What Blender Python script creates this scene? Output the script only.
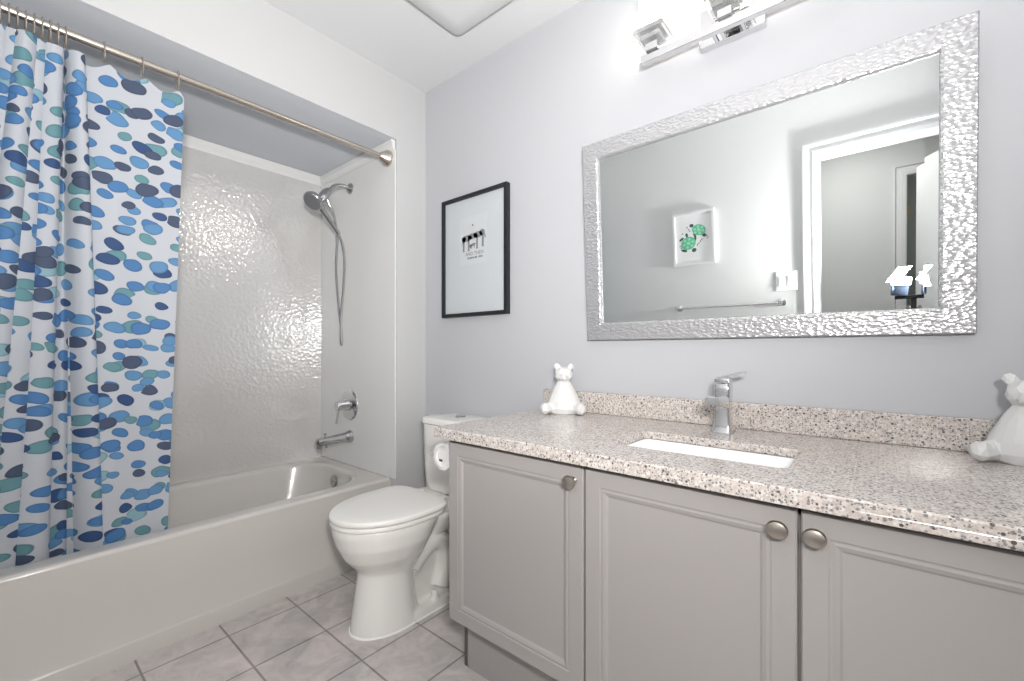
import bpy, bmesh, math, random
from mathutils import Vector, Matrix
random.seed(7)
S = bpy.context.scene
for o in list(bpy.data.objects): bpy.data.objects.remove(o)
COL = S.collection
PI = math.pi

# ------------------------------------------------------------------ camera
YAW = .6942
CAM = Vector((1.8829, -1.5044, 1.0444))
cd = bpy.data.cameras.new('camera'); cam = bpy.data.objects.new('camera', cd); COL.objects.link(cam)
cam.location = CAM; cam.rotation_euler = (PI/2, 0, YAW)
cd.sensor_width = 36; cd.sensor_fit = 'HORIZONTAL'; cd.lens = 436.08/1024*36
cd.shift_x = -3.04/1024; cd.shift_y = 10.07/1024; cd.clip_start = .01
S.camera = cam

# ------------------------------------------------------------------ world, exposure, big lights
w = bpy.data.worlds.new('world'); S.world = w; w.use_nodes = True
w.node_tree.nodes['Background'].inputs[0].default_value = (.9, .95, 1, 1)
w.node_tree.nodes['Background'].inputs[1].default_value = .05
S.view_settings.view_transform = 'Standard'; S.view_settings.look = 'None'
S.view_settings.gamma = 1; S.view_settings.use_curve_mapping = False
S.view_settings.exposure = 0.32
def area(name, loc, target, size, energy, col=(1, 1, 1), sizey=None, spread=PI):
    l = bpy.data.lights.new(name, 'AREA'); l.energy = energy; l.size = size; l.color = col; l.spread = spread
    if sizey: l.shape = 'RECTANGLE'; l.size_y = sizey
    o = bpy.data.objects.new(name, l); COL.objects.link(o); o.location = loc
    o.rotation_euler = (Vector(target)-Vector(loc)).to_track_quat('-Z', 'Y').to_euler()
    return o
# the photographer's two flash heads, bounced off the ceiling, and an added, unseen fill lamp in the hallway
area('flash_bounce', (1.965, -1.56, 1.285), (.75, -.75, 2.44), .09, 19, (1, .985, .97), spread=2.4)
area('flash_bounce', (2.085, -1.56, 1.285), (1.2, -.75, 2.44), .09, 17.5, (1, .985, .97), spread=2.7)
area('flash_front', (1.945, -1.51, 1.25), (.3, -.8, .55), .08, 6, (1, .975, .95), spread=2.3)
area('flash_front', (2.085, -1.51, 1.25), (1.35, -.5, .5), .08, 6.2, (1, .975, .95))
area('hallway_fill', (1.7, -2.25, 2.40), (1.7, -2.25, 0), .3, 8, (1, .97, .93))

area('far_room_fill', (2.9, -3.4, 2.3), (2.6, -3.6, 0), .3, 4, (1, .95, .88))  # added lamp, out of view, that lifts the dark far room

# ------------------------------------------------------------------ materials
def new_mat(name):
    m = bpy.data.materials.new(name); m.use_nodes = True
    nt = m.node_tree; b = nt.nodes['Principled BSDF']
    return m, nt, b
def N(nt, typ, **kw):
    n = nt.nodes.new(typ)
    for k, v in kw.items():
        if k == 'inp':
            for a, b in v.items(): n.inputs[a].default_value = b
        else: setattr(n, k, v)
    return n
def L(nt, a, b): nt.links.new(a, b)
def coords(nt, scale=(1, 1, 1), loc=(0, 0, 0), rot=(0, 0, 0), kind='Object'):
    t = N(nt, 'ShaderNodeTexCoord'); m = N(nt, 'ShaderNodeMapping')
    m.inputs['Scale'].default_value = scale; m.inputs['Location'].default_value = loc; m.inputs['Rotation'].default_value = rot
    L(nt, t.outputs[kind], m.inputs['Vector']); return m.outputs['Vector']
def simple(name, col, rough=.5, metal=0, bump=0, bscale=60, coat=0, var=.03):
    m, nt, b = new_mat(name)
    b.inputs['Roughness'].default_value = rough; b.inputs['Metallic'].default_value = metal
    b.inputs['Coat Weight'].default_value = coat; b.inputs['Coat Roughness'].default_value = .05
    v = coords(nt)
    n = N(nt, 'ShaderNodeTexNoise', inp={'Scale': bscale, 'Detail': 3.0}); L(nt, v, n.inputs['Vector'])
    mix = N(nt, 'ShaderNodeMix', data_type='RGBA')
    mix.inputs[6].default_value = tuple(c*(1-var) for c in col)+(1,); mix.inputs[7].default_value = tuple(min(1, c*(1+var)) for c in col)+(1,)
    L(nt, n.outputs['Fac'], mix.inputs[0]); L(nt, mix.outputs[2], b.inputs['Base Color'])
    if bump:
        bp = N(nt, 'ShaderNodeBump', inp={'Strength': bump, 'Distance': .002}); L(nt, n.outputs['Fac'], bp.inputs['Height']); L(nt, bp.outputs[0], b.inputs['Normal'])
    return m
M = {}
M['wall'] = simple('wall_paint', (.465, .472, .495), .55, bump=.06, bscale=220, var=.008)
M['wall_tub'] = simple('wall_paint_white', (.50, .502, .505), .55, bump=.06, bscale=220, var=.008)
M['wall_brightened'] = simple('wall_paint_brightened', (.66, .67, .67), .55, bump=.06, bscale=220, var=.008)  # same wall paint, lightened to stand in for light on front and hall walls
M['ceil'] = simple('ceiling_paint', (.63, .635, .645), .8, bump=.05, bscale=260, var=.008)
M['soffit'] = simple('soffit_cool_tint', (.60, .625, .67), .7, bump=.05, bscale=260, var=.008)  # the alcove's white with blue put in to offset warm floor bounce
M['trim'] = simple('trim_paint', (.74, .75, .76), .35, var=.005)
M['fan'] = simple('fan_cover_plastic', (.60, .605, .61), .5, var=.004)
M['acrylic'] = simple('tub_acrylic', (.575, .55, .52), .2, coat=.4, var=.006, bscale=5)
M['panel'] = simple('surround_plastic', (.70, .70, .69), .28, coat=.1, bump=.05, bscale=120, var=.008)
M['ceramic'] = simple('ceramic', (.79, .775, .745), .1, coat=.5, var=.006, bscale=5)
M['seat'] = simple('seat_plastic', (.80, .785, .755), .22, var=.006, bscale=5)
M['basin'] = simple('basin_ceramic', (.86, .86, .86), .08, coat=.5, var=.004)
M['chrome'] = simple('chrome', (.72, .72, .73), .07, 1, var=.01)
M['dchrome'] = simple('shower_chrome', (.50, .50, .51), .16, 1, var=.03)
M['nickel'] = simple('brushed_nickel', (.52, .48, .43), .32, 1, var=.04, bscale=300)
M['rod'] = simple('rod_nickel', (.62, .56, .50), .25, 1, var=.03)
M['cab'] = simple('cabinet_paint', (.36, .34, .33), .42, bump=.03, bscale=200, var=.01)
M['dark'] = simple('dark_gap', (.03, .03, .03), .7)
M['black'] = simple('black_frame', (.010, .010, .012), .5)
M['paper'] = simple('art_paper', (.52, .545, .56), .5, var=.004)
M['mat'] = simple('mat_board', (.495, .525, .54), .55, var=.004)
M['ink'] = simple('ink', (.20, .21, .215), .7, var=.2)
M['holder'] = simple('holder_plastic', (.70, .70, .69), .3, var=.004)
M['white'] = simple('white_plastic', (.86, .86, .85), .3, var=.005)
M['tissue'] = simple('tissue_paper', (.84, .84, .83), .9, bump=.2, bscale=200, var=.01)
M['bear'] = simple('bear_plaster', (.66, .66, .655), .4, var=.005)
M['green'] = simple('turtle_green', (.13, .50, .30), .6, var=.25, bscale=90)
M['dkgreen'] = simple('turtle_dark', (.05, .10, .11), .6)
M['brass'] = simple('brass', (.8, .58, .28), .3, 1)
M['grout'] = simple('caulk', (.9, .9, .88), .6)
M['far'] = simple('far_room_paint', (.42, .47, .45), .8)
M['carpet'] = simple('hall_floor', (.45, .40, .34), .8, bump=.3, bscale=300)
def emis(name, col, st):
    m, nt, b = new_mat(name); b.inputs['Base Color'].default_value = (.9, .9, .9, 1)
    b.inputs['Emission Color'].default_value = col+(1,); b.inputs['Emission Strength'].default_value = st; return m
M['bulb'] = emis('lit_bulb', (1, .90, .78), 62.0)
M['flash'] = emis('flash_window', (.93, .97, 1), 3.5)
# clear glass of the light fitting
m, nt, b = new_mat('clear_glass'); b.inputs['Transmission Weight'].default_value = .85; b.inputs['Roughness'].default_value = .05
b.inputs['Base Color'].default_value = (.93, .94, .95, 1); M['glass'] = m
m, nt, b = new_mat('thin_shade_glass'); tl_ = N(nt, 'ShaderNodeBsdfTranslucent'); tl_.inputs[0].default_value = (.95, .94, .92, 1); tp_ = N(nt, 'ShaderNodeBsdfTransparent'); ms = N(nt, 'ShaderNodeMixShader', inp={0: .35})
L(nt, tp_.outputs[0], ms.inputs[1]); L(nt, tl_.outputs[0], ms.inputs[2]); L(nt, ms.outputs[0], nt.nodes['Material Output'].inputs[0]); M['shadeglass'] = m
# silvered mirror
m, nt, b = new_mat('mirror_silver'); b.inputs['Metallic'].default_value = 1; b.inputs['Roughness'].default_value = .0
b.inputs['Base Color'].default_value = (.90, .925, .92, 1); M['mirror'] = m
# hammered silver frame
m, nt, b = new_mat('hammered_silver'); v = coords(nt, (78, 122, 132))
wn = N(nt, 'ShaderNodeTexNoise', inp={'Scale': .6}); L(nt, v, wn.inputs['Vector'])
ad = N(nt, 'ShaderNodeMixRGB', blend_type='ADD', inp={'Fac': .35}); L(nt, v, ad.inputs[1]); L(nt, wn.outputs['Color'], ad.inputs[2])
vo = N(nt, 'ShaderNodeTexVoronoi', feature='SMOOTH_F1', inp={'Scale': 1.0, 'Smoothness': .2}); L(nt, ad.outputs[0], vo.inputs['Vector'])
bp = N(nt, 'ShaderNodeBump', inp={'Strength': .5, 'Distance': .005}); L(nt, vo.outputs['Distance'], bp.inputs['Height']); L(nt, bp.outputs[0], b.inputs['Normal'])
b.inputs['Metallic'].default_value = .62; b.inputs['Roughness'].default_value = .24; b.inputs['Base Color'].default_value = (.55, .55, .56, 1)
M['hammer'] = m
# embossed, glossy surround panel: a soft body under a glossy hammered skin
m, nt, b = new_mat('embossed_surround'); v = coords(nt, (1, 1, 1))
vo = N(nt, 'ShaderNodeTexVoronoi', feature='SMOOTH_F1', inp={'Scale': 58.0, 'Smoothness': .5}); L(nt, v, vo.inputs['Vector'])
ns = N(nt, 'ShaderNodeTexNoise', inp={'Scale': 50.0, 'Detail': 1.0}); L(nt, v, ns.inputs['Vector'])
mx = N(nt, 'ShaderNodeMath', operation='ADD'); L(nt, vo.outputs['Distance'], mx.inputs[0]); L(nt, ns.outputs['Fac'], mx.inputs[1])
bp = N(nt, 'ShaderNodeBump', inp={'Strength': .12, 'Distance': .005}); L(nt, mx.outputs[0], bp.inputs['Height']); L(nt, bp.outputs[0], b.inputs['Normal'])
bc = N(nt, 'ShaderNodeBump', inp={'Strength': 1.0, 'Distance': .0011}); L(nt, mx.outputs[0], bc.inputs['Height']); L(nt, bc.outputs[0], b.inputs['Coat Normal'])
b.inputs['Base Color'].default_value = (.58, .57, .555, 1); b.inputs['Roughness'].default_value = .4; b.inputs['Coat Weight'].default_value = 1.0; b.inputs['Coat Roughness'].default_value = .03; b.inputs['Coat IOR'].default_value = 3.0
M['emboss'] = m
# floor tile
m, nt, b = new_mat('floor_tile'); G = .2447
v = coords(nt, (1/G, 1/G, 1), (-.0563/G, .7048/G, 0))
br = N(nt, 'ShaderNodeTexBrick', offset=0.0, offset_frequency=1, squash=1.0, inp={'Scale': 1.0, 'Mortar Size': .0155, 'Mortar Smooth': .2, 'Brick Width': 1.0, 'Row Height': 1.0, 'Bias': 0.0})
br.inputs['Color1'].default_value = (.57, .535, .52, 1); br.inputs['Color2'].default_value = (.62, .58, .56, 1); br.inputs['Mortar'].default_value = (.30, .275, .26, 1)
L(nt, v, br.inputs['Vector'])
v2 = coords(nt, (1, 1, 1)); n1 = N(nt, 'ShaderNodeTexNoise', inp={'Scale': 9.0, 'Detail': 8.0, 'Roughness': .65, 'Distortion': .8}); L(nt, v2, n1.inputs['Vector'])
cr = N(nt, 'ShaderNodeValToRGB'); cr.color_ramp.elements[0].position = .3; cr.color_ramp.elements[0].color = (.66, .68, .70, 1); cr.color_ramp.elements[1].position = .68; cr.color_ramp.elements[1].color = (1.12, 1.08, 1.06, 1)
L(nt, n1.outputs['Fac'], cr.inputs[0])
mu = N(nt, 'ShaderNodeMixRGB', blend_type='MULTIPLY', inp={'Fac': 1.0}); L(nt, br.outputs['Color'], mu.inputs[1]); L(nt, cr.outputs[0], mu.inputs[2]); L(nt, mu.outputs[0], b.inputs['Base Color'])
bp = N(nt, 'ShaderNodeBump', inp={'Strength': .5, 'Distance': .003}, invert=True); L(nt, br.outputs['Fac'], bp.inputs['Height']); L(nt, bp.outputs[0], b.inputs['Normal'])
b.inputs['Roughness'].default_value = .38; M['tile'] = m
# speckled quartz
m, nt, b = new_mat('speckled_quartz'); v = coords(nt, (1, 1, 1))
def speck(scale, thr, col, prev, soft=.06, seed=0):
    vv = coords(nt, (scale, scale, scale), (seed*3.1, seed*1.7, seed))
    vo = N(nt, 'ShaderNodeTexVoronoi', feature='F1', inp={'Scale': 1.0, 'Randomness': 1.0}); L(nt, vv, vo.inputs['Vector'])
    sp = N(nt, 'ShaderNodeSeparateColor'); L(nt, vo.outputs['Color'], sp.inputs[0])
    # size differs by cell; only some cells carry a chip
    ml = N(nt, 'ShaderNodeMath', operation='MULTIPLY', inp={1: thr}); L(nt, sp.outputs[0], ml.inputs[0])
    sub = N(nt, 'ShaderNodeMath', operation='SUBTRACT'); L(nt, ml.outputs[0], sub.inputs[0]); L(nt, vo.outputs['Distance'], sub.inputs[1])
    dv = N(nt, 'ShaderNodeMath', operation='DIVIDE', use_clamp=True, inp={1: soft}); L(nt, sub.outputs[0], dv.inputs[0])
    mixn = N(nt, 'ShaderNodeMix', data_type='RGBA'); L(nt, dv.outputs[0], mixn.inputs[0]); L(nt, prev, mixn.inputs[6]); mixn.inputs[7].default_value = col+(1,)
    return mixn.outputs[2]
n0 = N(nt, 'ShaderNodeTexNoise', inp={'Scale': 160.0, 'Detail': 4.0}); L(nt, v, n0.inputs['Vector'])
c0 = N(nt, 'ShaderNodeValToRGB'); c0.color_ramp.elements[0].position = .35; c0.color_ramp.elements[0].color = (.46, .415, .385, 1); c0.color_ramp.elements[1].position = .65; c0.color_ramp.elements[1].color = (.64, .575, .53, 1); L(nt, n0.outputs['Fac'], c0.inputs[0])
pv = speck(120, .62, (.66, .63, .60), c0.outputs[0], seed=1)
pv = speck(150, .50, (.26, .245, .24), pv, seed=2)
pv = speck(105, .36, (.10, .095, .095), pv, seed=3)
pv = speck(210, .42, (.18, .17, .17), pv, seed=4)
L(nt, pv, b.inputs['Base Color']); b.inputs['Roughness'].default_value = .17; M['quartz'] = m
# pebble print curtain
m, nt, b = new_mat('pebble_print_fabric')
uv = N(nt, 'ShaderNodeUVMap')
wn = N(nt, 'ShaderNodeTexNoise', noise_dimensions='2D', inp={'Scale': 14.0, 'Detail': 1.0}); L(nt, uv.outputs[0], wn.inputs['Vector'])
ws = N(nt, 'ShaderNodeVectorMath', operation='MULTIPLY_ADD'); L(nt, wn.outputs['Color'], ws.inputs[0]); ws.inputs[1].default_value = (.018, .018, 0); L(nt, uv.outputs[0], ws.inputs[2])
def pebbles(prev, sx, sy, rot, off, keep, cols, rmin, rvar):
    mp = N(nt, 'ShaderNodeMapping'); mp.inputs['Scale'].default_value = (1/sx, 1/sy, 1); mp.inputs['Location'].default_value = off; mp.inputs['Rotation'].default_value = (0, 0, rot)
    rt = N(nt, 'ShaderNodeMapping'); rt.inputs['Rotation'].default_value = (0, 0, rot); L(nt, ws.outputs[0], rt.inputs[0])
    mp.inputs['Rotation'].default_value = (0, 0, 0); L(nt, rt.outputs[0], mp.inputs[0])
    vo = N(nt, 'ShaderNodeTexVoronoi', voronoi_dimensions='2D', feature='F1', inp={'Scale': 1.0, 'Randomness': .62}); L(nt, mp.outputs[0], vo.inputs['Vector'])
    sp = N(nt, 'ShaderNodeSeparateColor'); L(nt, vo.outputs['Color'], sp.inputs[0])
    r = N(nt, 'ShaderNodeMath', operation='MULTIPLY_ADD', inp={1: rvar, 2: rmin}); L(nt, sp.outputs[0], r.inputs[0])
    q = N(nt, 'ShaderNodeMath', operation='DIVIDE'); L(nt, vo.outputs['Distance'], q.inputs[0]); L(nt, r.outputs[0], q.inputs[1])
    mask = N(nt, 'ShaderNodeMapRange', inp={1: 1.0, 2: .93, 3: 0.0, 4: 1.0}); L(nt, q.outputs[0], mask.inputs[0])
    kp = N(nt, 'ShaderNodeMath', operation='LESS_THAN', inp={1: keep}); L(nt, sp.outputs[1], kp.inputs[0])
    fac = N(nt, 'ShaderNodeMath', operation='MULTIPLY'); L(nt, mask.outputs[0], fac.inputs[0]); L(nt, kp.outputs[0], fac.inputs[1])
    ramp = N(nt, 'ShaderNodeValToRGB'); ramp.color_ramp.interpolation = 'CONSTANT'
    e = ramp.color_ramp.elements
    while len(e) < len(cols): e.new(.5)
    for i, c in enumerate(cols): e[i].position = i/len(cols); e[i].color = c+(1,)
    L(nt, sp.outputs[2], ramp.inputs[0])
    edge = N(nt, 'ShaderNodeMapRange', inp={1: .72, 2: .9, 3: 1.0, 4: .72}); L(nt, q.outputs[0], edge.inputs[0])
    dk = N(nt, 'ShaderNodeMixRGB', blend_type='MULTIPLY', inp={'Fac': 1.0}); L(nt, ramp.outputs[0], dk.inputs[1]); L(nt, edge.outputs[0], dk.inputs[2])
    mixn = N(nt, 'ShaderNodeMix', data_type='RGBA'); L(nt, fac.outputs[0], mixn.inputs[0]); L(nt, prev, mixn.inputs[6]); L(nt, dk.outputs[0], mixn.inputs[7])
    return mixn.outputs[2]
base = N(nt, 'ShaderNodeRGB'); base.outputs[0].default_value = (.53, .555, .60, 1)
BL, MB, DB, SL, TE, LT = (.07, .20, .43), (.11, .265, .48), (.03, .075, .20), (.06, .085, .15), (.13, .29, .33), (.25, .42, .49)
pv = pebbles(base.outputs[0], .092, .060, .2, (3.3, 7.1, 0), .34, [LT, TE, MB, TE], .30, .12)
pv = pebbles(pv, .078, .0505, -.22, (0, 0, 0),   .95, [BL, MB, DB, BL, SL, TE, MB], .26, .17)
pv = pebbles(pv, .100, .066, .12, (11.3, 4.7, 0), .48, [MB, BL, SL, BL], .22, .14)
L(nt, pv, b.inputs['Base Color']); b.inputs['Roughness'].default_value = .7; b.inputs['Sheen Weight'].default_value = .1
tr = N(nt, 'ShaderNodeBsdfTranslucent'); L(nt, pv, tr.inputs[0]); ms = N(nt, 'ShaderNodeMixShader', inp={0: .28})
L(nt, b.outputs[0], ms.inputs[1]); L(nt, tr.outputs[0], ms.inputs[2]); L(nt, ms.outputs[0], nt.nodes['Material Output'].inputs[0])
M['curtain'] = m

# ------------------------------------------------------------------ helpers
ROOT = {}
def thing(name, label, cat, loc=(0, 0, 0), group=None):
    o = bpy.data.objects.new(name, None); COL.objects.link(o); o.location = loc; o.empty_display_size = .05
    o['label'] = label; o['category'] = cat
    if group: o['group'] = group
    ROOT[o.name] = Vector(loc); return o
def obj(name, bm, mat, parent=None, smooth=True, angle=35):
    """one mesh object; geometry is given in world coordinates, kept relative to its thing's base"""
    me = bpy.data.meshes.new(name)
    if parent is not None:
        p = parent
        while p.parent: p = p.parent
        bmesh.ops.translate(bm, verts=bm.verts, vec=-ROOT[p.name])
    bmesh.ops.recalc_face_normals(bm, faces=bm.faces)
    bm.to_mesh(me); bm.free()
    if smooth:
        for f in me.polygons: f.use_smooth = True
        me.set_sharp_from_angle(angle=math.radians(angle))
    for mm in (mat if isinstance(mat, list) else [mat]): me.materials.append(mm)
    o = bpy.data.objects.new(name, me); COL.objects.link(o)
    if parent is not None: o.parent = parent
    return o
def tag(o, label, cat, group=None):
    o['label'] = label; o['category'] = cat
    if group: o['group'] = group
    return o
def struct(name, bm, mat, **k):
    o = obj(name, bm, mat, **k); o['kind'] = 'structure'; return o
def BM(): return bmesh.new()
def box(bm, x0, x1, y0, y1, z0, z1, bev=0, seg=2, mat=None):
    if mat is None: mat = Matrix()
    r = bmesh.ops.create_cube(bm, size=1, matrix=mat @ Matrix.Translation(((x0+x1)/2, (y0+y1)/2, (z0+z1)/2)) @ Matrix.Diagonal((abs(x1-x0), abs(y1-y0), abs(z1-z0), 1)))
    if bev:
        es = set(e for v in r['verts'] for e in v.link_edges)
        bmesh.ops.bevel(bm, geom=list(es), offset=bev, segments=seg, affect='EDGES', profile=.5)
    return bm
def loft(bm, rings, cap0=True, cap1=True, closed=True):
    vs = [[bm.verts.new(p) for p in r] for r in rings]; n = len(rings[0])
    for a, b in zip(vs, vs[1:]):
        for i in range(n if closed else n-1):
            j = (i+1) % n
            try: bm.faces.new((a[i], a[j], b[j], b[i]))
            except ValueError: pass
    if cap0: bm.faces.new(vs[0][::-1])
    if cap1: bm.faces.new(vs[-1])
    return bm
def rr(cx, cy, hx, hy, r, z=0, n=6):
    pts = []
    for sx, sy, a0 in ((1, 1, 0), (-1, 1, 90), (-1, -1, 180), (1, -1, 270)):
        for i in range(n+1):
            a = math.radians(a0+90*i/n)
            pts.append(Vector((cx+sx*(hx-r)+r*math.cos(a), cy+sy*(hy-r)+r*math.sin(a), z)))
    return pts
def frame_axis(d):
    d = Vector(d).normalized(); u = d.orthogonal().normalized(); return d, u, d.cross(u)
def lathe(bm, prof, origin, axis, seg=28, cap=True):
    """prof: (distance along axis, radius)"""
    d, u, v = frame_axis(axis); o = Vector(origin)
    loft(bm, [[o+d*h+(u*math.cos(2*PI*i/seg)+v*math.sin(2*PI*i/seg))*max(r, 1e-4) for i in range(seg)] for h, r in prof], cap, cap)
    return bm
def cyl(bm, a, b, r, r2=None, seg=16):
    a, b = Vector(a), Vector(b); return lathe(bm, [(0, r), ((b-a).length, r if r2 is None else r2)], a, b-a, seg)
def spline(pts, k=6):
    P = [Vector(p) for p in pts]; out = []
    for i in range(len(P)-1):
        p0, p1, p2, p3 = P[max(i-1, 0)], P[i], P[i+1], P[min(i+2, len(P)-1)]
        for j in range(k):
            t = j/k
            out.append(.5*((2*p1)+(p2-p0)*t+(2*p0-5*p1+4*p2-p3)*t*t+(3*p1-p0-3*p2+p3)*t**3))
    out.append(P[-1]); return out
def tube(bm, pts, r, seg=12, smooth=6):
    P = spline(pts, smooth) if smooth else [Vector(p) for p in pts]
    rs = r if isinstance(r, (list, tuple)) else [r]
    rings = []; u = None
    for i, p in enumerate(P):
        d = (P[min(i+1, len(P)-1)]-P[max(i-1, 0)]).normalized()
        if u is None: u = d.orthogonal().normalized()
        u = (u-d*u.dot(d)).normalized(); v = d.cross(u)
        f = i/(len(P)-1)*(len(rs)-1); k = min(int(f), len(rs)-2) if len(rs) > 1 else 0
        rad = rs[0] if len(rs) == 1 else rs[k]+(rs[k+1]-rs[k])*(f-k)
        rings.append([p+(u*math.cos(2*PI*j/seg)+v*math.sin(2*PI*j/seg))*rad for j in range(seg)])
    return loft(bm, rings)
def ell(bm, c, r, sub=3, rot=None):
    m = Matrix.Translation(c) @ (rot if rot is not None else Matrix()) @ Matrix.Diagonal((*r, 1))
    bmesh.ops.create_icosphere(bm, subdivisions=sub, radius=1, matrix=m); return bm
def evaluated(bm, mods):
    """bake modifiers: mods is a list of (type, dict)"""
    me = bpy.data.meshes.new('tmp'); bm.to_mesh(me); bm.free()
    o = bpy.data.objects.new('tmp', me); COL.objects.link(o)
    for t, kw in mods:
        md = o.modifiers.new(t, t)
        for k, v in kw.items(): setattr(md, k, v)
    dg = bpy.context.evaluated_depsgraph_get(); ev = o.evaluated_get(dg)
    out = bmesh.new(); out.from_mesh(ev.to_mesh()); ev.to_mesh_clear()
    bpy.data.objects.remove(o); bpy.data.meshes.remove(me); return out
def poly(bm, pts, d):
    """flat polygon pts (3-D) thickened along the vector d"""
    loft(bm, [[Vector(p) for p in pts], [Vector(p)+Vector(d) for p in pts]]); return bm

H = 2.44; YJ = -.184; YF = -1.72; XR = 2.50
# ------------------------------------------------------------------ the room
struct('floor', box(BM(), -.95, XR+.1, -3.9, .1, -.05, 0), [M['tile']], smooth=False)
struct('ceiling', box(BM(), -.95, XR+.1, YF-.12, .1, H, H+.06), M['ceil'], smooth=False)
struct('wall_back', box(BM(), -.95, XR+.1, 0, .1, 0, H), M['wall'], smooth=False)
struct('wall_left', box(BM(), -.86, 0, YJ, 0, 0, H), M['wall_tub'], smooth=False)
b = BM(); box(b, -.86, -.001, YF, YJ, 2.12, 2.13); struct('ceiling_alcove', b, M['soffit'], smooth=False)
b = BM(); box(b, -.86, 0, YF, YJ, 2.1302, H); box(b, -.0008, 0, YF, YJ, 2.12, 2.1302); struct('wall_left_header', b, M['wall_tub'], smooth=False)
struct('wall_alcove_back', box(BM(), -.95, -.806, YF-.12, 0, 0, 2.12), M['wall_tub'], smooth=False)
struct('wall_right', box(BM(), XR, XR+.1, YF-.12, 0, 0, H), M['wall'], smooth=False)
DX0, DX1, DZ = 1.617, 2.38, 2.01
b = BM(); box(b, -.95, DX0-.02, YF-.12, YF, 0, H); box(b, DX1+.02, XR, YF-.12, YF, 0, H); box(b, DX0-.02, DX1+.02, YF-.12, YF, DZ+.02, H)
struct('wall_front', b, M['wall_brightened'], smooth=False)
def casing(x0, x1, z1, yf, side, wd=.078):
    """moulded casing round a doorway: a stepped profile swept up, across and down, mitred"""
    b = BM(); prof = [(0, 0), (0, .012), (.008, .016), (.03, .016), (.038, .011), (.058, .011), (.066, .02), (wd, .02), (wd, 0)]
    def ring(f): return [f(o, d) for o, d in prof]
    loft(b, [ring(lambda o, d: Vector((x0-o, yf+side*d, 0))), ring(lambda o, d: Vector((x0-o, yf+side*d, z1+o))),
             ring(lambda o, d: Vector((x1+o, yf+side*d, z1+o))), ring(lambda o, d: Vector((x1+o, yf+side*d, 0)))])
    return b
struct('trim_1', casing(DX0, DX1, DZ, YF, 1), M['trim'], smooth=False)
b = BM(); box(b, DX0-.02, DX0, YF-.12, YF, 0, DZ+.02); box(b, DX1, DX1+.02, YF-.12, YF, 0, DZ+.02); box(b, DX0, DX1, YF-.12, YF, DZ, DZ+.02)
struct('trim_2', b, M['trim'], smooth=False)
# hallway beyond the doorway
HY = -2.9; hx0, hx1, hz = 2.045, 2.80, 2.035
b = BM(); box(b, .6, hx0-.02, HY-.1, HY, 0, H); box(b, hx1+.02, 3.4, HY-.1, HY, 0, H); box(b, hx0-.02, hx1+.02, HY-.1, HY, hz+.02, H)
struct('wall_hall_far', b, M['wall_brightened'], smooth=False)
b = BM(); box(b, .5, .6, -3.9, YF-.12, 0, H); struct('wall_hall_left', b, M['wall'], smooth=False)
b = BM(); box(b, 3.4, 3.5, -3.9, YF-.12, 0, H); box(b, XR+.1, 3.4, YF-.12, YF, 0, H); struct('wall_hall_right', b, M['wall'], smooth=False)
b = BM(); box(b, .5, 3.5, -3.9, YF-.12, H, H+.06); struct('ceiling_hall', b, M['ceil'], smooth=False)
b = BM(); box(b, XR+.1, 3.5, -3.9, YF, -.05, 0); struct('floor_hall', b, M['carpet'], smooth=False)
b = BM(); box(b, .5, 3.5, -3.98, -3.9, 0, H); struct('wall_hall_room', b, M['far'], smooth=False)
struct('trim_3', casing(hx0, hx1, hz, HY, 1, .07), M['trim'], smooth=False)
b = BM(); box(b, hx0-.02, hx0, HY-.1, HY, 0, hz+.02); box(b, hx1, hx1+.02, HY-.1, HY, 0, hz+.02); box(b, hx0, hx1, HY-.1, HY, hz, hz+.02)
jb = struct('trim_4', b, M['trim'], smooth=False)
b = BM(); box(b, hx0-.001, hx0+.004, HY-.095, HY-.055, 1.74, 1.83); cyl(b, (hx0+.008, HY-.05, 1.74), (hx0+.008, HY-.05, 1.83), .006)
t = obj('door_hinge', b, M['brass']); tag(t, 'brass hinge on the white jamb of the far hallway doorway', 'hinge')
# the bathroom door, swung out into the hall
ang = math.atan2(-.70, -.27); MX = Matrix.Translation((2.375, YF-.125, 0)) @ Matrix.Rotation(ang, 4, 'Z')
b = BM(); box(b, .0, .74, -.035, 0, .01, 2.0, .002, mat=MX)
d1 = struct('door_1', b, M['trim'], smooth=False); ROOT['door_1'] = Vector((0, 0, 0))
b = BM()
for y0, d in ((0, 1), (-.035, -1)): lathe(b, [(0, .024), (.006, .024), (.012, .01), (.04, .01), (.048, .026), (.068, .024), (.074, .01)], MX @ Vector((.68, y0, 1.0)), MX.to_3x3() @ Vector((0, d, 0)))
obj('door_knob', b, M['nickel'], d1)

# ------------------------------------------------------------------ bathtub
XT = -.044; ZT = .391; TY0, TY1 = -1.716, -.1855; TX0 = -.803
tub = thing('bathtub', 'white acrylic alcove bathtub with plain apron, half behind the curtain', 'bathtub', ((XT+TX0)/2, (TY0+TY1)/2, 0))
cx, cy = (XT+TX0)/2, (TY0+TY1)/2; hx, hy = (XT-TX0)/2, (TY1-TY0)/2
ix0, ix1, iy0, iy1 = -.705, -.136, -1.62, -.272
icx, icy, ihx, ihy = (ix0+ix1)/2, (iy0+iy1)/2, (ix1-ix0)/2, (iy1-iy0)/2
b = BM(); rings = [rr(cx, cy, hx-.012, hy, .012, .30, 8), rr(cx, cy, hx-.0008, hy, .012, .372, 8)]
for k in range(6):
    a = k/5*PI/2; rings.append(rr(cx, cy, hx-.014*(1-math.cos(a)), hy-.003*(1-math.cos(a)), .012, ZT-.014+.014*math.sin(a), 8))
rings.append(rr(cx, cy, hx-.03, hy-.02, .02, ZT, 8))
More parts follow.
